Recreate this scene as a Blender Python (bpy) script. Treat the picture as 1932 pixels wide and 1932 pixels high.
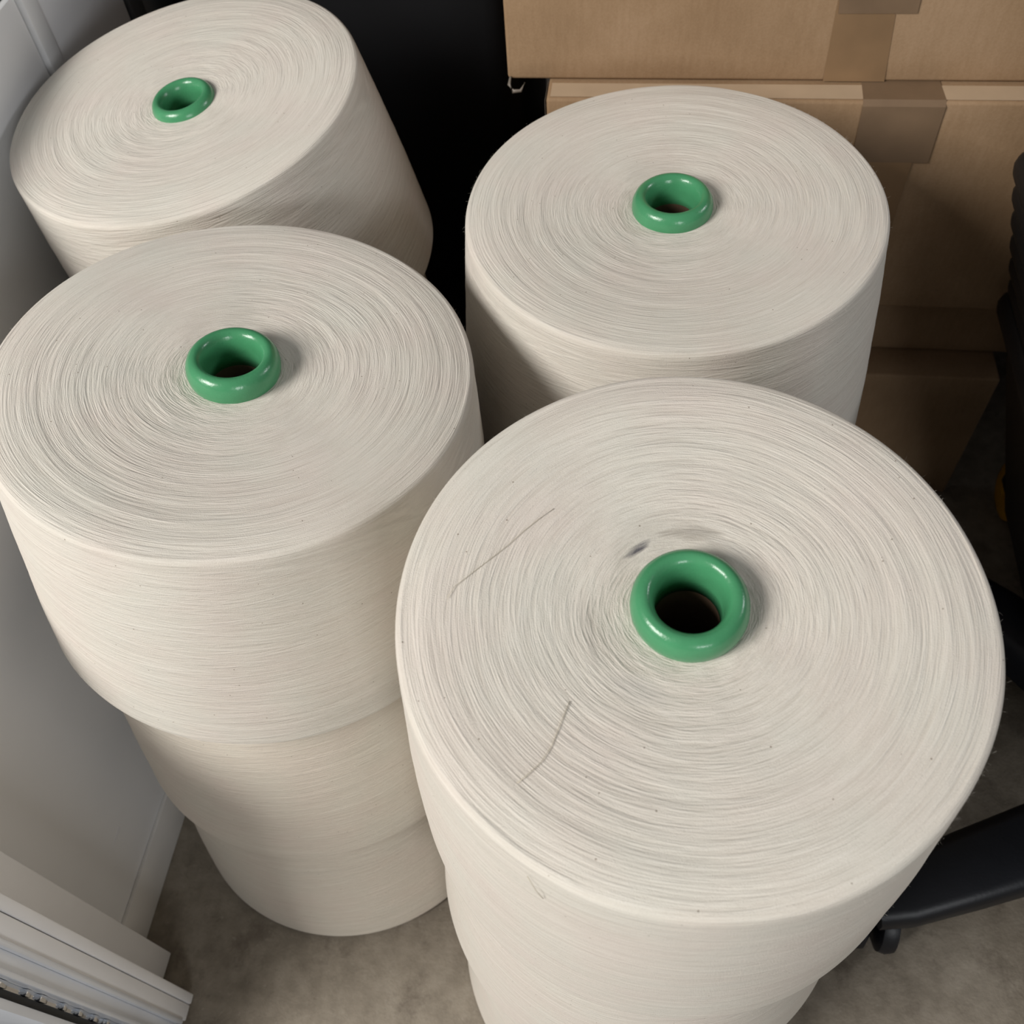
import bpy, bmesh, math, random
from mathutils import Vector, Matrix, noise

for o in list(bpy.data.objects):
    bpy.data.objects.remove(o, do_unlink=True)
S = bpy.context.scene
C = S.collection
PI = math.pi
rnd = random.Random(7)

# ------------------------------------------------------------------ camera
CAM_H, F_PX = 0.72896, 1802.2
cam_d = bpy.data.cameras.new('camera')
cam_d.sensor_fit = 'HORIZONTAL'; cam_d.sensor_width = 36.0
cam_d.lens = 36.0 * F_PX / 1932.0
cam_d.clip_start = 0.01; cam_d.clip_end = 50
cam_d.dof.use_dof = True; cam_d.dof.focus_distance = 0.42; cam_d.dof.aperture_fstop = 18
cam = bpy.data.objects.new('camera', cam_d); C.objects.link(cam)
right = Vector((0.9914, 0.1157, -0.0604)); down = Vector((0.0590, -0.8101, -0.5834))
fwd = Vector((-0.1164, 0.5748, -0.8100))
fwd.normalize(); right = (right - fwd * right.dot(fwd)).normalized(); down = fwd.cross(right)
m = Matrix.Identity(4)
for i in range(3):
    m[i][0] = right[i]; m[i][1] = -down[i]; m[i][2] = -fwd[i]
m.translation = Vector((0, 0, CAM_H))
cam.matrix_world = m
S.camera = cam

# ------------------------------------------------------------------ world, lamps, exposure
w = bpy.data.worlds.new('room_ambient'); S.world = w; w.use_nodes = True
bgn = w.node_tree.nodes['Background']
bgn.inputs[0].default_value = (1.0, 0.98, 0.96, 1); bgn.inputs[1].default_value = 0.17
def area(name, loc, target, sx, sy, power, col):
    l = bpy.data.lights.new(name, 'AREA'); l.shape = 'RECTANGLE'; l.size = sx; l.size_y = sy
    l.energy = power; l.color = col
    o = bpy.data.objects.new(name, l); C.objects.link(o); o.location = loc
    o.rotation_euler = (Vector(target) - Vector(loc)).to_track_quat('-Z', 'Y').to_euler()
    return o
area('unseen_lamp', (-1.42, -0.74, 1.58), (0, .3, .3), 0.9, 0.7, 49, (1.0, 0.97, 0.93))  # unseen lamps, set where the shading points, none on a ceiling
area('unseen_lamp', (0.72, -1.50, 0.98), (0, .3, .3), 0.5, 0.4, 8.5, (0.96, 0.98, 1.0))
area('unseen_lamp', (1.95, 0.95, 1.45), (0.1, .4, .3), 0.5, 0.35, 8, (0.95, 0.96, 1.0))
S.view_settings.view_transform = 'Standard'
try: S.view_settings.look = 'None'
except Exception: pass
S.view_settings.exposure = 0.0; S.view_settings.gamma = 1.0; S.view_settings.use_curve_mapping = False

# ------------------------------------------------------------------ helpers
def link_mesh(name, me, mat, parent=None):
    o = bpy.data.objects.new(name, me); C.objects.link(o)
    if mat is not None and len(me.materials) == 0: me.materials.append(mat)
    if parent is not None: o.parent = parent
    return o
def from_bm(name, bm, mat, parent=None, smooth=False, angle=None):
    bmesh.ops.recalc_face_normals(bm, faces=bm.faces[:])
    me = bpy.data.meshes.new(name); bm.to_mesh(me); bm.free()
    if smooth:
        for p in me.polygons: p.use_smooth = True
        if angle is not None: me.set_sharp_from_angle(angle=math.radians(angle))
    return link_mesh(name, me, mat, parent)
def thing(name, label, cat, loc=(0, 0, 0), group=None):
    o = bpy.data.objects.new(name, None); C.objects.link(o); o.location = loc
    o.empty_display_size = 0.05
    o['label'] = label; o['category'] = cat
    if group: o['group'] = group
    return o
def tag(o, label, cat, group=None):
    o['label'] = label; o['category'] = cat
    if group: o['group'] = group
    return o
def add_box(bm, x0, x1, y0, y1, z0, z1, bev=0.0, seg=2):
    r = bmesh.ops.create_cube(bm, size=1.0)
    vs = r['verts']
    for v in vs:
        v.co = Vector((x0 + (v.co.x + .5) * (x1 - x0), y0 + (v.co.y + .5) * (y1 - y0), z0 + (v.co.z + .5) * (z1 - z0)))
    if bev > 0:
        es = list({e for v in vs for e in v.link_edges})
        bmesh.ops.bevel(bm, geom=es, offset=bev, segments=seg, affect='EDGES', profile=.5)
def box_obj(name, dims, mat, parent=None, bev=0.0, seg=2):
    bm = bmesh.new(); add_box(bm, *dims, bev=bev, seg=seg)
    return from_bm(name, bm, mat, parent, smooth=bev > 0, angle=40)
def lathe(bm, prof, n, cap=False, ang0=0.0):
    rings = []
    for r, z in prof:
        rings.append([bm.verts.new((r * math.sin(ang0 + 2 * PI * i / n), -r * math.cos(ang0 + 2 * PI * i / n), z)) for i in range(n)])
    for a, b in zip(rings[:-1], rings[1:]):
        for i in range(n):
            bm.faces.new((a[i], a[(i + 1) % n], b[(i + 1) % n], b[i]))
    if cap:
        bm.faces.new(rings[0]); bm.faces.new(rings[-1])
def tube_path(bm, pts, rad, sides=6):
    pts = [Vector(p) for p in pts]; rings = []
    for i, p in enumerate(pts):
        t = (pts[min(i + 1, len(pts) - 1)] - pts[max(i - 1, 0)]).normalized()
        a = t.orthogonal().normalized(); b = t.cross(a)
        r = rad[i] if isinstance(rad, (list, tuple)) else rad
        rings.append([bm.verts.new(p + a * r * math.cos(2 * PI * k / sides) + b * r * math.sin(2 * PI * k / sides)) for k in range(sides)])
    for A, B in zip(rings[:-1], rings[1:]):
        for k in range(sides):
            bm.faces.new((A[k], A[(k + 1) % sides], B[(k + 1) % sides], B[k]))
    bm.faces.new(rings[0]); bm.faces.new(rings[-1])

# ------------------------------------------------------------------ materials
class NT:
    def __init__(s, name):
        s.m = bpy.data.materials.new(name); s.m.use_nodes = True
        s.t = s.m.node_tree; s.n = s.t.nodes; s.b = s.n['Principled BSDF']
    def add(s, typ, **kw):
        n = s.n.new(typ)
        for k, v in kw.items(): setattr(n, k, v)
        return n
    def link(s, a, b): s.t.links.new(a, b)
    def math(s, op, a, b=None, c=None):
        n = s.n.new('ShaderNodeMath'); n.operation = op
        for i, v in enumerate((a, b, c)):
            if v is None: continue
            if isinstance(v, (int, float)): n.inputs[i].default_value = v
            else: s.link(v, n.inputs[i])
        return n.outputs[0]
    def noise(s, vec, scale, detail=3, rough=.5, dim='3D'):
        n = s.n.new('ShaderNodeTexNoise'); n.noise_dimensions = dim
        n.inputs['Scale'].default_value = scale; n.inputs['Detail'].default_value = detail; n.inputs['Roughness'].default_value = rough
        if vec is not None: s.link(vec, n.inputs['Vector'])
        return n.outputs['Fac']
    def ramp(s, fac, stops):
        n = s.n.new('ShaderNodeValToRGB'); e = n.color_ramp.elements
        while len(e) < len(stops): e.new(0.5)
        for el, (p, c) in zip(e, stops):
            el.position = p; el.color = (*c, 1) if len(c) == 3 else c
        s.link(fac, n.inputs[0]); return n.outputs[0]
    def mix(s, fac, a, b, mode='MIX'):
        n = s.n.new('ShaderNodeMix'); n.data_type = 'RGBA'; n.blend_type = mode
        for k, v in ((0, fac), (6, a), (7, b)):
            if isinstance(v, (int, float)): n.inputs[k].default_value = v
            elif isinstance(v, tuple): n.inputs[k].default_value = (*v, 1)
            else: s.link(v, n.inputs[k])
        return n.outputs[2]
    def bump(s, h, strength, dist):
        n = s.n.new('ShaderNodeBump'); n.inputs['Strength'].default_value = strength; n.inputs['Distance'].default_value = dist
        s.link(h, n.inputs['Height']); s.link(n.outputs[0], s.b.inputs['Normal']); return n.outputs[0]
    def obj(s):
        return s.n.new('ShaderNodeTexCoord').outputs['Object']
def simple(name, col, rough=.6, metal=0.0, spec=.5, nscale=None, namp=.1, bump=0.0, bscale=200, coat=0):
    k = NT(name); b = k.b
    b.inputs['Roughness'].default_value = rough; b.inputs['Metallic'].default_value = metal
    b.inputs['Specular IOR Level'].default_value = spec
    if coat: b.inputs['Coat Weight'].default_value = coat
    v = k.obj()
    f = k.noise(v, nscale or 12, 4)
    c = k.ramp(f, [(.3, tuple(x * (1 - namp) for x in col)), (.7, tuple(min(1, x * (1 + namp)) for x in col))])
    k.link(c, b.inputs['Base Color'])
    if bump: k.bump(k.noise(v, bscale, 3), bump, .001)
    return k.m

def yarn_material(name, stain=None, shade_tint=None):
    k = NT(name); b = k.b
    uv = k.add('ShaderNodeUVMap', uv_map='thread').outputs[0]
    sep = k.add('ShaderNodeSeparateXYZ'); k.link(uv, sep.inputs[0])
    th, s = sep.outputs[0], sep.outputs[1]          # angle (rad), arc length along the profile (m)
    side = k.add('ShaderNodeAttribute', attribute_name='side').outputs['Fac']
    orand = k.math('MULTIPLY', k.add('ShaderNodeObjectInfo').outputs['Random'], 37.0)
    F = 1150.0
    cs, sn = k.math('COSINE', th), k.math('SINE', th)
    def cyl(x, g, off, detail, rough=.5):
        c = k.add('ShaderNodeCombineXYZ'); k.link(x, c.inputs[0])
        k.link(k.math('ADD', k.math('MULTIPLY', cs, g), off), c.inputs[1]); k.link(k.math('MULTIPLY', sn, g), c.inputs[2])
        n = k.add('ShaderNodeTexNoise'); n.noise_dimensions = '4D'
        n.inputs['Scale'].default_value = 1.0; n.inputs['Detail'].default_value = detail; n.inputs['Roughness'].default_value = rough
        k.link(c.outputs[0], n.inputs['Vector']); k.link(orand, n.inputs['W'])
        return n.outputs['Fac']
    wv = cyl(k.math('MULTIPLY', s, 55.0), .9, 0.0, 2)
    s2 = k.math('ADD', s, k.math('MULTIPLY', k.math('SUBTRACT', wv, .5), 0.0035))
    flat = k.math('SUBTRACT', 1.0, side)
    hs = []
    for sg, off, ph in ((1, 0.0, .4), (-1, 31.7, 2.1)):
        bow = k.math('MULTIPLY', flat, k.math('MULTIPLY', k.math('SINE', k.math('ADD', k.math('MULTIPLY', th, 2.0), ph)), 1.6))
        hel = k.math('MULTIPLY', k.math('MULTIPLY', side, th), 13.0 * sg)
        hs.append(cyl(k.math('ADD', k.math('MULTIPLY', s2, F), k.math('ADD', bow, hel)), 3.2, off, 3, .55))
    h = k.math('MAXIMUM', hs[0], hs[1])
    # broader ridges where a layer of thread stands proud
    ridge = cyl(k.math('MULTIPLY', s2, 330.0), 2.2, 7.0, 2)
    fib = k.noise(k.obj(), 2600, 2)
    hh = k.math('ADD', k.math('ADD', k.math('MULTIPLY', h, 1.0), k.math('MULTIPLY', ridge, .8)), k.math('MULTIPLY', fib, .22))
    k.bump(hh, .70, .0011)
    col = k.ramp(h, [(.34, (.52, .465, .40)), (.52, (.66, .615, .545)), (.74, (.78, .74, .675))])  # low gaps between threads coloured darker, crease shade in the tone
    tint = k.noise(k.obj(), 28, 3)
    col = k.mix(.55, col, k.ramp(tint, [(.3, (.69, .61, .545)), (.5, (.69, .64, .565)), (.7, (.67, .65, .575))]))
    # seed-husk specks spun into the cotton
    vor = k.add('ShaderNodeTexVoronoi'); vor.inputs['Scale'].default_value = 230; vor.inputs['Randomness'].default_value = 1
    k.link(k.obj(), vor.inputs['Vector'])
    vd = k.math('LESS_THAN', vor.outputs['Distance'], .075)
    vs = k.add('ShaderNodeSeparateColor'); k.link(vor.outputs['Color'], vs.inputs[0])
    sp = k.math('MULTIPLY', vd, k.math('GREATER_THAN', vs.outputs[0], .82))
    col = k.mix(k.math('MULTIPLY', sp, .7), col, (.16, .11, .07))
    if stain:                                       # grease smudges beside the ring
        so = k.add('ShaderNodeSeparateXYZ'); k.link(k.obj(), so.inputs[0])
        for (sx, sy, ang, la, lb, amt, colr) in stain:
            dx = k.math('SUBTRACT', so.outputs[0], sx); dy = k.math('SUBTRACT', so.outputs[1], sy)
            ca, sa = math.cos(ang), math.sin(ang)
            u = k.math('DIVIDE', k.math('ADD', k.math('MULTIPLY', dx, ca), k.math('MULTIPLY', dy, sa)), la)
            v = k.math('DIVIDE', k.math('SUBTRACT', k.math('MULTIPLY', dy, ca), k.math('MULTIPLY', dx, sa)), lb)
            d2 = k.math('ADD', k.math('MULTIPLY', u, u), k.math('MULTIPLY', v, v))
            d2 = k.math('ADD', d2, k.math('MULTIPLY', k.math('SUBTRACT', h, .5), 2.4))
            mk = k.math('MULTIPLY', k.math('MINIMUM', k.math('MAXIMUM', k.math('SUBTRACT', 1.0, d2), 0), 1.0), amt)
            mk = k.math('MULTIPLY', mk, k.math('SUBTRACT', 1.0, side))
            col = k.mix(mk, col, colr)
    if shade_tint: col = k.mix(1.0, col, shade_tint, 'MULTIPLY')   # darker, warmer tint: shade painted in to set lower cones apart
    k.link(col, b.inputs['Base Color'])
    b.inputs['Roughness'].default_value = .62
    b.inputs['Specular IOR Level'].default_value = .28
    b.inputs['Anisotropic'].default_value = .75
    tg = k.add('ShaderNodeTangent', direction_type='UV_MAP', uv_map='thread'); k.link(tg.outputs[0], b.inputs['Tangent'])
    b.inputs['Sheen Weight'].default_value = .12; b.inputs['Sheen Roughness'].default_value = .5
    return k.m

def cardboard():
    k = NT('corrugated_cardboard'); v = k.obj()
    mp = k.add('ShaderNodeMapping'); mp.inputs['Scale'].default_value = (1, 1, .18); k.link(v, mp.inputs[0])
    f1 = k.noise(v, 16, 4); f2 = k.noise(mp.outputs[0], 340, 3); f3 = k.noise(v, 700, 2)
    f = k.math('ADD', k.math('MULTIPLY', f1, .55), k.math('ADD', k.math('MULTIPLY', f2, .22), k.math('MULTIPLY', f3, .23)))
    c = k.ramp(f, [(.35, (.270, .172, .095)), (.5, (.315, .206, .118)), (.66, (.365, .245, .148))])
    k.link(c, k.b.inputs['Base Color']); k.b.inputs['Roughness'].default_value = .72
    k.b.inputs['Specular IOR Level'].default_value = .25
    k.bump(f, .35, .0008)
    return k.m
def concrete():
    k = NT('worn_concrete'); v = k.obj()
    f1 = k.noise(v, 9, 6, .62); f2 = k.noise(v, 60, 5, .65); f3 = k.noise(v, 420, 3)
    c = k.ramp(f1, [(.32, (0.138, 0.115, 0.087)), (.5, (0.213, 0.182, 0.140)), (.68, (0.299, 0.262, 0.209))])
    c = k.mix(.5, c, k.ramp(f2, [(.35, (0.144, 0.121, 0.092)), (.5, (0.218, 0.186, 0.145)), (.62, (0.276, 0.241, 0.193))]))
    st = k.ramp(k.noise(v, 34, 5, .7), [(.54, (0, 0, 0)), (.66, (1, 1, 1))])
    c = k.mix(k.math('MULTIPLY', st, .45), c, (.075, .055, .04))
    lt = k.ramp(k.noise(v, 150, 3, .6), [(.66, (0, 0, 0)), (.72, (1, 1, 1))])
    c = k.mix(k.math('MULTIPLY', lt, .35), c, (.32, .29, .24))
    k.link(c, k.b.inputs['Base Color']); k.b.inputs['Roughness'].default_value = .8
    k.bump(k.math('ADD', f2, k.math('MULTIPLY', f3, .5)), .5, .0015)
    return k.m

def green_plastic():
    k = NT('green_plastic'); v = k.obj()
    f = k.noise(v, 60, 3)
    c = k.ramp(f, [(.3, (.052, .235, .105)), (.7, (.068, .285, .132))])
    wear = k.ramp(k.noise(v, 420, 4, .7), [(.66, (0, 0, 0)), (.74, (1, 1, 1))])
    c = k.mix(k.math('MULTIPLY', wear, .35), c, (.03, .12, .06))
    k.link(c, k.b.inputs['Base Color']); k.b.inputs['Roughness'].default_value = .24
    k.b.inputs['Specular IOR Level'].default_value = .5
    k.bump(k.noise(v, 900, 2), .25, .0003)
    return k.m

M_yarn = yarn_material('cotton_yarn')
M_yarn_low = yarn_material('cotton_yarn_shaded', shade_tint=(.955, .925, .885))  # shade on the lower cones put into a darker, warmer yarn colour
M_yarn_stain = yarn_material('cotton_yarn_smudged', stain=[
    (-.0180, .0224, math.radians(42), .0068, .0019, .95, (.10, .095, .11)),
    (.001, .0300, math.radians(3), .0140, .0038, .55, (.30, .27, .23)),
    (-.0160, -.0312, math.radians(-20), .0120, .0060, .30, (.42, .40, .39)),
    (-.033, -.013, math.radians(105), .0170, .0022, .40, (.34, .31, .28))])
M_fib = simple('cotton_fibre', (.72, .68, .60), .9, spec=.1)
M_thread = simple('loose_cotton_thread', (.50, .45, .36), .9, spec=.1)
M_green = green_plastic()
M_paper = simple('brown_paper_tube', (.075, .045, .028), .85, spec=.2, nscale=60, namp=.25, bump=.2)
M_card = cardboard()
M_tape = simple('brown_parcel_tape', (.235, .145, .075), .45, spec=.45, nscale=30, namp=.12, bump=.10, bscale=90)
M_tape2 = simple('brown_parcel_tape_doubled', (.190, .125, .075), .45, spec=.45, nscale=30, namp=.12, bump=.10, bscale=90)
M_scrap = simple('frayed_tape_edge', (.20, .17, .14), .4, nscale=200, namp=.2)
M_highlight = simple('kraft_highlight', (.50, .375, .255), .6, spec=.3, nscale=30, namp=.08)  # pale tone painting the highlight on the box's top edge
M_floor = concrete()
M_wall = simple('white_painted_panel', (.79, .79, .79), .38, spec=.4, nscale=5, namp=.05, bump=.03, bscale=30)
M_panel_a = simple('wall_panel_lit', (.86, .865, .87), .35, spec=.45, nscale=5, namp=.04)
M_panel_b = simple('wall_panel_half_shaded', (.78, .785, .80), .32, spec=.45, nscale=5, namp=.06)
M_panel_c = simple('wall_panel_shaded', (.18, .184, .19), .38, spec=.4, nscale=5, namp=.1)  # dark colour stands in for the light falling off along the wall
M_trim = simple('grey_joint_strip', (.80, .805, .81), .35, nscale=8, namp=.04)
M_trim_shaded = simple('joint_strip_shaded', (.085, .088, .092), .35, nscale=8, namp=.05)
M_back = simple('dark_back_wall', (.02, .02, .022), .8, nscale=6, namp=.1)
M_base = simple('grey_white_skirting', (.72, .70, .67), .5, nscale=20, namp=.06)
M_white = simple('white_frame_enamel', (.80, .80, .81), .34, spec=.5, nscale=14, namp=.04)
M_alu = simple('brushed_aluminium', (.80, .83, .88), .30, metal=.25, nscale=20, namp=.05)
M_chrome = simple('polished_aluminium', (.75, .77, .80), .12, metal=1.0, nscale=20, namp=.05)
M_rubber = simple('black_rubber', (.008, .009, .010), .6, nscale=40, namp=.2)
M_glass = simple('dark_glass', (.02, .022, .026), .3, spec=.5, nscale=4, namp=.1)
M_black = simple('matt_black', (.006, .006, .007), .75, spec=.2, nscale=8, namp=.2)
M_chair = simple('black_nylon', (.0065, .0075, .011), .42, spec=.35, nscale=40, namp=.2, bump=.1, bscale=500)
M_tray = simple('black_plastic', (.009, .009, .010), .45, spec=.35, nscale=40, namp=.2)
M_yellow = simple('yellow_plastic', (.62, .33, .01), .45, nscale=40, namp=.1)

# ------------------------------------------------------------------ the setting
def struct(o):
    o['kind'] = 'structure'; return o
XW, XR = -0.3264, -0.402
fl = box_obj('floor', (-1.6, 2.6, -2.2, 2.0, -.05, 0), M_floor); struct(fl)
wl = box_obj('wall_left', (XW - .13, XW - .003, .105, .325, 0, .385), M_wall); struct(wl)
bb = box_obj('baseboard_left', (XW - .003, XW, .106, .325, 0, .042), M_base, bev=.0008); struct(bb)
box_obj('paint_chip', (XW - .003, XW - .0027, .158, .170, .088, .0915), M_white, wl)
wr = box_obj('wall_rear_left', (XR - .12, XR - .006, .325, 1.9, 0, .452), M_back); struct(wr)
for y0, y1, mat in ((.327, .5745, M_panel_a), (.5955, .702, M_panel_b), (.727, 1.255, M_panel_c), (1.275, 1.88, M_black)):  # panel colours darken with distance, light falloff painted in
    box_obj('wall_panel', (XR - .006, XR, y0, y1, .002, .450), mat, wr, bev=.0015)
for y0, y1, mat in ((.5765, .5935, M_trim), (.7045, .7245, M_trim_shaded), (1.2575, 1.2725, M_trim_shaded)):  # far strips painted dark for the same falloff
    box_obj('joint_strip', (XR - .006, XR + .003, y0, y1, .002, .450), mat, wr, bev=.002)
wb = box_obj('wall_back', (-.6, 2.5, 1.9, 2.0, 0, 2.4), M_back); struct(wb)

# low white cabinet with an aluminium sliding track, at the near end of the left wall
d1 = thing('low_cabinet', 'low white metal cabinet with aluminium sliding track in the lower left corner', 'cabinet', (-.30, .06, 0))
def dpart(name, dims, mat, bev=0.0, parent=None):
    x0, x1, y0, y1, z0, z1 = dims
    par = parent or d1
    off = Vector((-.30, .06, 0))
    return box_obj(name, (x0 - off.x, x1 - off.x, y0 - off.y, y1 - off.y, z0, z1), mat, par, bev=bev)
dpart('casing', (-.40, -.3033, .088, .1095, .004, .345), M_white, .0012)
jm = dpart('jamb', (-.40, -.2784, .0785, .0851, .004, .345), M_white, .0012)
dpart('jamb_lip', (-.40, -.2790, .0680, .0781, .004, .345), M_white, .0010, )
dpart('edge_bead', (-.40, -.2775, .0650, .0682, .012, .345), M_alu, .0012)
dpart('track_face', (-.40, -.2815, .0572, .0650, .012, .345), M_alu, .0006)
dpart('edge_bead', (-.40, -.2790, .0545, .0572, .012, .345), M_alu, .0010)
dpart('track_recess', (-.40, -.2885, .0505, .0545, .012, .345), M_chrome, .0006)
for k in range(14):
    z = .06 + k * .021 + rnd.uniform(-.004, .004)
    dpart('brush_clip', (-.2890, -.2860, .0508, .0542, z, z + rnd.uniform(.004, .009)), M_chrome, .0004)
dpart('seal_strip', (-.40, -.2865, .0468, .0505, .012, .345), M_rubber, .0008)
dpart('leaf_stile', (-.40, -.2850, .0420, .0468, .03, .345), M_alu, .0008)
dpart('leaf_rail', (-.335, -.290, -.60, .0420, .03, .075), M_glass, .001)
dpart('bottom_track', (-.40, -.2905, -.60, .062, 0.0, .010), M_rubber, .001)
dpart('cabinet_floor', (-.60, -.40, -.60, .0420, 0, .03), M_rubber)

# ------------------------------------------------------------------ yarn cones
def package_mesh(name, Rt, Rb, h, seed, mat, nseg=192, ntop=110, nside=90, detail=True, rise=(.0010, .0026)):
    dR, dh = rise                      # the rim is rounded, so its crest stands a little proud
    Rt += dR; h += dh
    dish = dh + .0028
    prof = []                                   # (r, z, arc length, side weight)
    r0 = .0185
    for i in range(ntop + 1):
        t = i / ntop; r = r0 + (Rt - .0032 - r0) * t
        prof.append((r, h - .0008 - (dish - .0008) * (1 - t) ** 1.3 - .0016 * max(0.0, (t - .80) / .20) ** 2))
    rc, zc, q = Rt - .0032, prof[-1][1] - .0032, .0032
    for i in range(1, 9):
        a = (PI / 2) * (1 - i / 8 * .95)
        prof.append((rc + q * math.cos(a), zc + q * math.sin(a)))
    r1, z1 = prof[-1]
    for i in range(1, nside + 1):
        t = i / nside
        prof.append((r1 + (Rb - r1) * t + .0008 * math.sin(PI * t), z1 + (.0040 - z1) * t))
    for i in range(1, 8):
        a = i / 7 * PI / 2
        prof.append((Rb - .0040 + .0040 * math.cos(a), .0040 - .0040 * math.sin(a)))
    prof.append((Rb * .6, 0.0)); prof.append((.026, 0.0))
    arcs = [0.0]
    for a, b in zip(prof[:-1], prof[1:]): arcs.append(arcs[-1] + math.hypot(b[0] - a[0], b[1] - a[1]))
    verts, faces = [], []
    P = len(prof)
    for i in range(nseg + 1):
        th = -PI + 2 * PI * i / nseg
        sn, cs = math.sin(th), -math.cos(th)
        for j, (r, z) in enumerate(prof):
            dr = dz = 0.0
            if detail:
                s = arcs[j]
                n1 = noise.noise(Vector((sn * 1.2 + seed, cs * 1.2, s * 160)))
                n2 = noise.noise(Vector((sn * 2.0 + seed, cs * 2.0 + 9, s * 24)))
                amp = min(1.0, j / 6.0)
                if j <= ntop: dz = (n1 * .00030 + n2 * .00045) * amp
                elif j < P - 2: dr = n1 * .00018 + n2 * .0005
            verts.append(((r + dr) * sn, (r + dr) * cs, z + dz))
    for i in range(nseg):
        for j in range(P - 1):
            a = i * P + j; b = (i + 1) * P + j
            faces.append((a, a + 1, b + 1, b))
    me = bpy.data.meshes.new(name); me.from_pydata(verts, [], faces)
    uvl = me.uv_layers.new(name='thread')
    uvs = []
    for i in range(nseg):
        t0 = -PI + 2 * PI * i / nseg; t1 = -PI + 2 * PI * (i + 1) / nseg
        for j in range(P - 1):
            uvs += [t0, arcs[j], t0, arcs[j + 1], t1, arcs[j + 1], t1, arcs[j]]
    uvl.data.foreach_set('uv', uvs)
    at = me.attributes.new('side', 'FLOAT', 'POINT')
    sw = [min(1.0, max(0.0, (j - ntop - 8) / 10.0)) for j in range(P)]
    at.data.foreach_set('value', sw * (nseg + 1))
    me.polygons.foreach_set('use_smooth', [True] * len(faces))
    me.update()
    me.materials.append(mat)
    return me

def nose_mesh(zc, k):
    bm = bmesh.new()
    pr = [(.0172, -.006), (.0186, -.002), (.0194, .001), (.0197, .0035), (.0194, .0062), (.0184, .0086), (.0169, .0101), (.0154, .0106),
          (.0139, .0101), (.0127, .0086), (.0119, .0062), (.0115, .0035), (.0113, -.001), (.0112, -.008), (.0120, -.008)]
    lathe(bm, [(r * k, z * k + zc) for r, z in pr], 72)
    bmesh.ops.recalc_face_normals(bm, faces=bm.faces[:])
    me = bpy.data.meshes.new('tube_nose'); bm.to_mesh(me); bm.free()
    me.polygons.foreach_set('use_smooth', [True] * len(me.polygons)); me.materials.append(M_green)
    return me
def paper_mesh(h):
    bm = bmesh.new()
    zt = h - .003 - .007
    pr = [(.0117, zt), (.0245, .001), (.0258, .001), (.0130, zt)]
    lathe(bm, pr + [pr[0]], 48)
    bmesh.ops.remove_doubles(bm, verts=bm.verts[:], dist=1e-6)
    bmesh.ops.recalc_face_normals(bm, faces=bm.faces[:])
    me = bpy.data.meshes.new('paper_tube'); bm.to_mesh(me); bm.free()
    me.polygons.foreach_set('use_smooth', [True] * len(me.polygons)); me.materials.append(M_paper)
    return me
def fuzz_mesh(Rt, Rb, h, n, seed, front=True):
    """short cotton hairs standing off the rim and the side"""
    g = random.Random(seed); verts, faces = [], []
    for _ in range(n):
        th = g.uniform(-2.5, 2.5)
        if g.random() < .45:
            t = g.random() ** 2; r = Rt + (Rb - Rt) * t; z = (h - .004) * (1 - t)
            nrm = Vector((math.sin(th), -math.cos(th), .1)); p = Vector((r * math.sin(th), -r * math.cos(th), z))
        else:
            r = Rt - abs(g.gauss(0, .003)); nrm = Vector((math.sin(th) * .7, -math.cos(th) * .7, .7)); p = Vector((r * math.sin(th), -r * math.cos(th), h - .002 - .003 * (r > Rt - .002)))
        tan = Vector((math.cos(th), math.sin(th), g.uniform(-.4, .4)))
        d = (nrm * g.uniform(.3, 1.0) + tan * g.uniform(-1, 1)).normalized()
        L = g.uniform(.0010, .0030); bend = Vector((g.uniform(-1, 1), g.uniform(-1, 1), g.uniform(-1, 1))) * .5
        p0 = p - nrm * .0006
        pts = [p0, p0 + d * L * .5, p0 + (d + bend).normalized() * L]
        rr = g.uniform(.000016, .000032)
        base = len(verts)
        for i, q in enumerate(pts):
            a = d.orthogonal().normalized(); b2 = d.cross(a)
            for k in range(3):
                verts.append(tuple(q + (a * math.cos(2.094 * k) + b2 * math.sin(2.094 * k)) * rr * (1 - .3 * i)))
        for i in range(2):
            for k in range(3):
                faces.append((base + i * 3 + k, base + i * 3 + (k + 1) % 3, base + i * 3 + 3 + (k + 1) % 3, base + i * 3 + 3 + k))
    me = bpy.data.meshes.new('fuzz'); me.from_pydata(verts, [], faces); me.materials.append(M_fib); return me

GRP = 'cones of cream cotton yarn'
A_RT, A_RB, A_H = .1100, .1242, .1387
B_RT, B_RB, B_H = .1013, .1144, .1477
mesh_big = package_mesh('yarn_package', A_RT, A_RB, A_H, 1.0, M_yarn)
mesh_big2 = package_mesh('yarn_package', A_RT, A_RB, A_H, 5.0, M_yarn)
mesh_low = package_mesh('yarn_package', A_RT, A_RB, A_H, 8.0, M_yarn_low, ntop=24, nside=60, rise=(-.0022, -.0006))
mesh_front = package_mesh('yarn_package', B_RT, B_RB, B_H, 3.0, M_yarn_stain, nseg=256, ntop=150, nside=90, rise=(.0002, .0038))
mesh_frontlow = package_mesh('yarn_package', B_RT, B_RB, B_H, 11.0, M_yarn, ntop=24, nside=60, rise=(-.0022, -.0006))
nose_a, nose_b = nose_mesh(A_H - .003, 1.09), nose_mesh(B_H - .003, 1.03)
nose_c, nose_d = nose_mesh(A_H - .0055, 1.09), nose_mesh(A_H - .0085, 1.02)
paper_a, paper_b = paper_mesh(A_H), paper_mesh(B_H)
fz_front = fuzz_mesh(B_RT, B_RB, B_H + .0030, 3000, 2); fz_big = fuzz_mesh(A_RT + .001, A_RB, A_H + .0018, 1800, 3)

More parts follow.
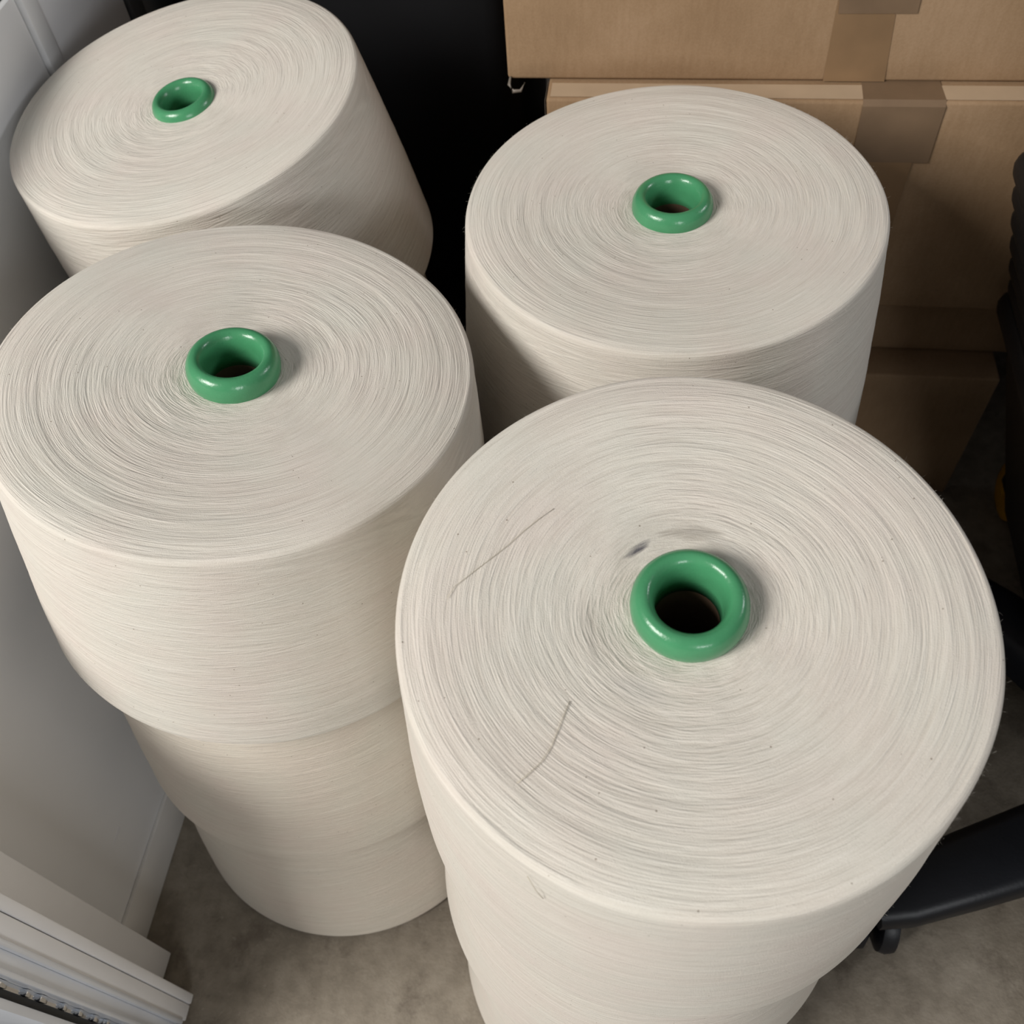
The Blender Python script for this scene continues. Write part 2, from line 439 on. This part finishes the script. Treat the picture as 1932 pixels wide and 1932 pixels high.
def yarn_cone(label, loc, axis, spin, pk, nose, paper, fuzz=None):
    t = thing('yarn_cone', label, 'yarn cone', loc, GRP)
    t.rotation_mode = 'QUATERNION'
    from mathutils import Quaternion
    t.rotation_quaternion = Vector((0, 0, 1)).rotation_difference(Vector(axis).normalized()) @ Quaternion((0, 0, 1), math.radians(spin))
    if loc[2] < .2 and abs(loc[1] - .4372) < 1e-4: t.scale = (1, 1, .972)
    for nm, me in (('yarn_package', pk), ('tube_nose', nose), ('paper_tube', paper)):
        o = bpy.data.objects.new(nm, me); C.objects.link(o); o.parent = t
        if nm == 'tube_nose': o['label'] = 'glossy green plastic ring at the tip of the cone tube'
    if fuzz:
        o = bpy.data.objects.new('fuzz', fuzz); C.objects.link(o); o.parent = t; o['kind'] = 'stuff'
    return t
front = yarn_cone('cream yarn cone nearest the camera, dark smudge beside its green ring', (.0243, .1779, .2954), (-.0025, -.0648, 1), 0, mesh_front, nose_b, paper_b, fz_front)
yarn_cone('cream yarn cone directly under the nearest top cone', (.0205, .1687, .1477), (.0012, .0019, 1), 25, mesh_frontlow, nose_b, paper_b, fz_front)
yarn_cone('lowest cream yarn cone of the nearest stack, cut by the bottom of the photo', (.0208, .1548, 0), (0, 0, 1), -20, mesh_frontlow, nose_b, paper_b)
yarn_cone('cream yarn cone on top of the left stack beside the white wall', (-.1967, .2854, .2806), (.1027, .0541, 1), -15, mesh_big, nose_a, paper_a, fz_big)
yarn_cone('middle cream yarn cone of the left stack beside the white wall', (-.1957, .2714, .1400), (.0179, .0208, 1), 30, mesh_low, nose_a, paper_a, fz_big)
yarn_cone('bottom cream yarn cone of the left stack, resting on the bare concrete', (-.1975, .2562, .0005), (.0073, .0140, 1), -35, mesh_low, nose_a, paper_a)
yarn_cone('cream yarn cone on top of the stack in front of the cardboard boxes', (.0176, .4372, .2700), (-.0131, -.0214, 1), 10, mesh_big2, nose_c, paper_a, fz_big)
yarn_cone('cream yarn cone hidden under the top cone in front of the boxes', (.0176, .4372, .1350), (0, 0, 1), -25, mesh_low, nose_a, paper_a)
yarn_cone('cream yarn cone hidden at the floor in front of the boxes', (.0176, .4372, 0), (0, 0, 1), 40, mesh_low, nose_a, paper_a)
yarn_cone('tilted cream yarn cone at the back, leaning towards the grey wall panels', (-.2684, .5268, .2800), (-.0974, -.0878, 1), 20, mesh_big2, nose_d, paper_a)
yarn_cone('cream yarn cone hidden under the tilted back cone', (-.2700, .5300, .1388), (0, 0, 1), -10, mesh_low, nose_a, paper_a)
yarn_cone('cream yarn cone hidden at the floor under the tilted back cone', (-.2700, .5300, 0), (0, 0, 1), 15, mesh_low, nose_a, paper_a)

# loose threads lying on the nearest cone (its own coordinates)
def top_z(r, Rt=B_RT, h=B_H): return h - .0025 + .0055 * (r - .0185) / (Rt - .0045 - .0185) + .0006
def loose(pts, rad):
    P = []
    for (x, y) in pts:
        P.append((x, y, top_z(math.hypot(x, y))))
    bm = bmesh.new(); tube_path(bm, P, rad, 5)
    return from_bm('loose_thread', bm, M_thread, front, smooth=True)
loose([(-.0830, -.0048), (-.0810, .0001), (-.0755, .0062), (-.0694, .0128), (-.0640, .0190), (-.0593, .0250), (-.0545, .0303), (-.0495, .0352)], .00011)
loose([(-.0378, -.0377), (-.0398, -.0443), (-.0423, -.0535), (-.0451, -.0590), (-.0485, -.0630), (-.0518, -.0664)], .00013)
bm = bmesh.new()
def side_pt(th, z, off=.0009):
    r = B_RT + .0004 + (B_RB - B_RT - .0004) * (1 - z / B_H) + off; return (r * math.sin(th), -r * math.cos(th), z)
tube_path(bm, [side_pt(-.47, .141, .0004), side_pt(-.455, .139), side_pt(-.435, .136, .0014), side_pt(-.42, .132, .0012), side_pt(-.415, .128, .0006)], .00012, 5)
from_bm('loose_thread', bm, M_thread, front, smooth=True)

# ------------------------------------------------------------------ cardboard boxes
def carton(label, x0, x1, y0, y1, z0, z1, seed):
    t = thing('cardboard_box', label, 'box', ((x0 + x1) / 2, (y0 + y1) / 2, z0), 'stacked cardboard boxes')
    bm = bmesh.new()
    cx, cy = (x0 + x1) / 2, (y0 + y1) / 2
    add_box(bm, x0 - cx, x1 - cx, y0 - cy, y1 - cy, 0, z1 - z0)
    bmesh.ops.subdivide_edges(bm, edges=bm.edges[:], cuts=11, use_grid_fill=True)
    hx, hy, hz = (x1 - x0) / 2, (y1 - y0) / 2, (z1 - z0)
    for v in bm.verts:
        ax, ay, az = abs(v.co.x) / hx, abs(v.co.y) / hy, v.co.z / hz
        n = noise.noise(v.co * 9 + Vector((seed, 0, 0)))
        if ay > .999 and ax < .999 and .001 < az < .999: v.co.y += math.copysign(n * .0010, v.co.y)
        if ax > .999 and ay < .999 and .001 < az < .999: v.co.x += math.copysign(n * .0012, v.co.x)
    es = [e for e in bm.edges if len(e.link_faces) == 2 and e.calc_face_angle() > .8]
    bmesh.ops.bevel(bm, geom=es, offset=.0022, segments=3, affect='EDGES', profile=.5)
    from_bm('carton_body', bm, M_card, t, smooth=True, angle=35)
    return t, Vector((cx, cy, z0))
def strip(parent, org, pts, mat, name='tape'):
    """a thin sheet given by two edge polylines in world coordinates"""
    bm = bmesh.new(); L = [bm.verts.new(Vector(a) - org) for a, b in pts]; R_ = [bm.verts.new(Vector(b) - org) for a, b in pts]
    for i in range(len(pts) - 1): bm.faces.new((L[i], R_[i], R_[i + 1], L[i + 1]))
    bmesh.ops.recalc_face_normals(bm, faces=bm.faces[:])
    bmesh.ops.solidify(bm, geom=bm.faces[:], thickness=.0002)
    return from_bm(name, bm, mat, parent)
Z2 = .3825
b1, o1 = carton('upper cardboard box with brown tape, topmost of the stack', -.0935, .36, .597, .95, Z2 + .0005, .560, 1)
strip(b1, o1, [((.1095, .5962, Z2 + .001), (.1473, .5962, Z2 + .001)), ((.1085, .5962, .4266), (.1435, .5962, .4266)), ((.1075, .5962, .56), (.1425, .5962, .56))], M_tape)
strip(b1, o1, [((.1100, .5957, .4266), (.1557, .5957, .4266)), ((.1076, .5957, .45), (.1550, .5957, .45)), ((.1070, .5957, .50), (.1545, .5957, .50))], M_tape2)
b2, o2 = carton('middle cardboard box with lit top edge and wide tape, behind the right yarn stack', -.0660, .380, .575, .95, .2160, Z2, 2)
FY = .5738
strip(b2, o2, [((-.0635, .593, Z2 + .0003), (.3775, .593, Z2 + .0003)), ((-.0635, .5775, Z2 + .0003), (.3775, .5775, Z2 + .0003))], M_highlight, 'top_highlight')  # added sheet, paints a bright highlight along the top edge
strip(b2, o2, [((.1340, .610, Z2 + .0006), (.1810, .610, Z2 + .0006)), ((.1328, .5768, Z2 + .0006), (.1826, .5768, Z2 + .0006)), ((.1328, FY, Z2 - .0025), (.1827, FY, Z2 - .0025)), ((.1345, FY - .0003, .341), (.1828, FY - .0003, .341))], M_tape2)
strip(b2, o2, [((.1345, FY, .350), (.1729, FY, .350)), ((.1365, FY, .2175), (.1727, FY, .2175))], M_tape)
strip(b2, o2, [((-.0668, .60, Z2 - .002), (-.0668, .576, Z2 - .002)), ((-.0668, .60, .26), (-.0668, .576, .26))], M_scrap, 'corner_tape')
bm = bmesh.new()
pts = [(-.0915, .5962, Z2 + .003), (-.0925, .5950, Z2 - .002), (-.0900, .5935, Z2 - .006), (-.0850, .5945, Z2 - .006), (-.0820, .5958, Z2 - .001)]
tube_path(bm, [Vector(p) - o1 for p in pts], [.0006, .0013, .0016, .0012, .0004], 6)
from_bm('frayed_corner', bm, M_scrap, b1, smooth=True)
b3, o3 = carton('flat shadowed cardboard box set back under the middle box', -.06, .345, .598, .95, .1505, .2155, 3)
b4, o4 = carton('bottom cardboard box standing on the concrete floor', -.105, .2916, .568, .95, 0, .150, 4)

# added black block that darkens the unlit gap behind the cones
cb = thing('gap_shade_block', 'added black block standing in for shade left of the cardboard boxes', 'cabinet', (-.235, .86, 0))
box_obj('shade_block_body', (-.150, .125, -.13, .13, 0.02, 1.3), M_black, cb, bev=.02, seg=4)
box_obj('shade_block_foot', (-.145, .12, -.12, .12, 0, .02), M_black, cb)

dp = thing('dark_filler_block', 'added black block filling the shadow right of the cardboard boxes', 'cabinet', (.66, .80, 0))  # added to darken this gap and keep the back lamp off the floor
box_obj('filler_body', (-.235, .24, -.165, .15, .012, .50), M_black, dp, bev=.004)
box_obj('filler_base', (-.225, .23, -.155, .14, 0, .012), M_black, dp)
for z in (.03, .185, .34):
    dr = box_obj('filler_drawer_front', (-.228, .233, -.172, -.165, z, z + .145), M_black, dp, bev=.003)
    box_obj('filler_drawer_pull', (-.06, .06, -.178, -.172, z + .10, z + .112), M_rubber, dr, bev=.002)

# ------------------------------------------------------------------ office chair base at the right edge
HX, HY = .392, .268
ch = thing('office_chair', 'black office chair on a five-legged wheeled base at the right edge', 'chair', (HX, HY, 0))
def chair_leg(ang):
    bm = bmesh.new()
    secs = [(.020, .054, .066, .104), (.09, .052, .064, .098), (.17, .046, .060, .086), (.215, .040, .056, .076), (.236, .030, .055, .071)]
    rings = []
    for (r, wd, z0, z1) in secs:
        hw = wd / 2; b = .008
        cs = [(-hw, z0), (-hw, z1 - b), (-hw + b * .35, z1 - b * .3), (-hw + b, z1), (hw - b, z1), (hw - b * .35, z1 - b * .3), (hw, z1 - b), (hw, z0)]
        rings.append([bm.verts.new((r, y, z)) for y, z in cs])
    for A, B in zip(rings[:-1], rings[1:]):
        for i in range(8): bm.faces.new((A[i], A[(i + 1) % 8], B[(i + 1) % 8], B[i]))
    bm.faces.new(rings[0]); bm.faces.new(rings[-1])
    bmesh.ops.rotate(bm, verts=bm.verts[:], cent=(0, 0, 0), matrix=Matrix.Rotation(ang, 3, 'Z'))
    leg = from_bm('leg', bm, M_chair, ch, smooth=True, angle=50)
    e = Vector((.226 * math.cos(ang), .226 * math.sin(ang), 0))
    bm = bmesh.new()                                       # twin-wheel caster
    sw = ang + 1.1
    for sgn in (-1, 1):
        prof = [(.0, .002), (.017, .002), (.0232, .005), (.0240, .010), (.0225, .015), (.012, .017), (0.0005, .017)]
        b2_ = bmesh.new(); lathe(b2_, [(max(r, .0004), z * sgn) for r, z in prof], 28, cap=True)
        bmesh.ops.rotate(b2_, verts=b2_.verts[:], cent=(0, 0, 0), matrix=Matrix.Rotation(PI / 2, 3, 'X'))
        bmesh.ops.rotate(b2_, verts=b2_.verts[:], cent=(0, 0, 0), matrix=Matrix.Rotation(sw, 3, 'Z'))
        bmesh.ops.translate(b2_, verts=b2_.verts[:], vec=e + Vector((0, 0, .0242)))
        tmp = bpy.data.meshes.new('t'); b2_.to_mesh(tmp); b2_.free(); bm.from_mesh(tmp); bpy.data.meshes.remove(tmp)
    tube_path(bm, [e + Vector((0, 0, .024)), e + Vector((0, 0, .060))], .0055, 12)
    from_bm('caster', bm, M_chair, leg, smooth=True, angle=40)
for k in range(5): chair_leg(math.radians(202.5 + 72 * k))
bm = bmesh.new(); lathe(bm, [(.001, .060), (.036, .060), (.038, .070), (.037, .102), (.032, .110), (.028, .112), (.001, .112)], 40)
from_bm('hub', bm, M_chair, ch, smooth=True, angle=40)
bm = bmesh.new(); lathe(bm, [(.001, .110), (.026, .110), (.025, .22), (.014, .222), (.014, .42), (.001, .42)], 32)
from_bm('gas_column', bm, M_chair, ch, smooth=True, angle=40)
box_obj('seat', (-.125, .19, -.17, .125, .42, .47), M_chair, ch, bev=.022, seg=4)

# ------------------------------------------------------------------ nested black trays on a dolly with a yellow wheel
dl = thing('wheeled_dolly', 'low black dolly with yellow wheels under the black trays', 'dolly', (.43, .48, 0))
box_obj('deck', (-.075, .10, -.07, .075, .056, .071), M_tray, dl, bev=.003)
for (dx, dy) in ((-.088, .072), (.08, .07), (-.06, -.06), (.08, -.06)):
    bm = bmesh.new()
    prof = [(.008, -.009), (.020, -.010), (.0265, -.007), (.028, 0), (.0265, .007), (.020, .010), (.008, .009)]
    lathe(bm, prof + [prof[0]], 28)
    bmesh.ops.rotate(bm, verts=bm.verts[:], cent=(0, 0, 0), matrix=Matrix.Rotation(PI / 2, 3, 'Y'))
    bmesh.ops.translate(bm, verts=bm.verts[:], vec=(dx, dy, .0282))
    wh = from_bm('wheel', bm, M_yellow, dl, smooth=True, angle=40)
    bm = bmesh.new(); add_box(bm, dx - .013, dx + .013, dy - .008, dy + .008, .034, .057, .002)
    from_bm('wheel_fork', bm, M_tray, dl, smooth=True, angle=40)

def tray_mesh(zh, flare, lip):
    """an open tapered tray: rounded rim, thin walls, floor; local origin at the left edge of its base, far corner at y=0"""
    bm = bmesh.new()
    W, D = .14, .145
    def loop(inset, z, rr=.012, n=5):
        vs = []
        for cx, cy, a0 in ((W - inset - rr, -inset - rr, 0), (inset + rr, -inset - rr, PI / 2), (inset + rr, -D + inset + rr, PI), (W - inset - rr, -D + inset + rr, 1.5 * PI)):
            for i in range(n):
                a = a0 + PI / 2 * i / (n - 1); vs.append(bm.verts.new((cx + rr * math.cos(a), cy + rr * math.sin(a), z)))
        return vs
    rings = [loop(0, 0), loop(-flare, zh - .017)]
    for k in range(7):
        a = -PI / 2 + PI * k / 6
        rings.append(loop(-flare - lip * (.35 + .65 * math.cos(a)), zh - .0095 + .0095 * math.sin(a)))
    rings += [loop(-flare + .003, zh - .002), loop(.004, .004)]
    n = len(rings[0])
    for A, B in zip(rings[:-1], rings[1:]):
        for i in range(n): bm.faces.new((A[i], A[(i + 1) % n], B[(i + 1) % n], B[i]))
    bm.faces.new(rings[0]); bm.faces.new(rings[-1])
    bmesh.ops.recalc_face_normals(bm, faces=bm.faces[:])
    me = bpy.data.meshes.new('tray_shell'); bm.to_mesh(me); bm.free()
    me.polygons.foreach_set('use_smooth', [True] * len(me.polygons)); me.set_sharp_from_angle(angle=math.radians(60))
    me.materials.append(M_tray); return me
tm = tray_mesh(.180, .046, .0075)
names = ['bottom black tray of the nested stack by the boxes', 'second black tray from the bottom of the nested stack', 'third black tray from the bottom of the nested stack',
         'fourth black tray from the bottom of the nested stack', 'fifth black tray from the bottom of the nested stack', 'sixth black tray from the bottom of the nested stack',
         'seventh black tray, uppermost in view of the nested stack']
for k in range(7):
    o = bpy.data.objects.new('nesting_tray', tm); C.objects.link(o)
    o.location = (.309 - .0058 * k + (.007 if k else 0), .5555 - .046 - (0 if k else -.0), .0715 + .0187 * k)
    tag(o, names[k], 'tray', 'nested black trays')
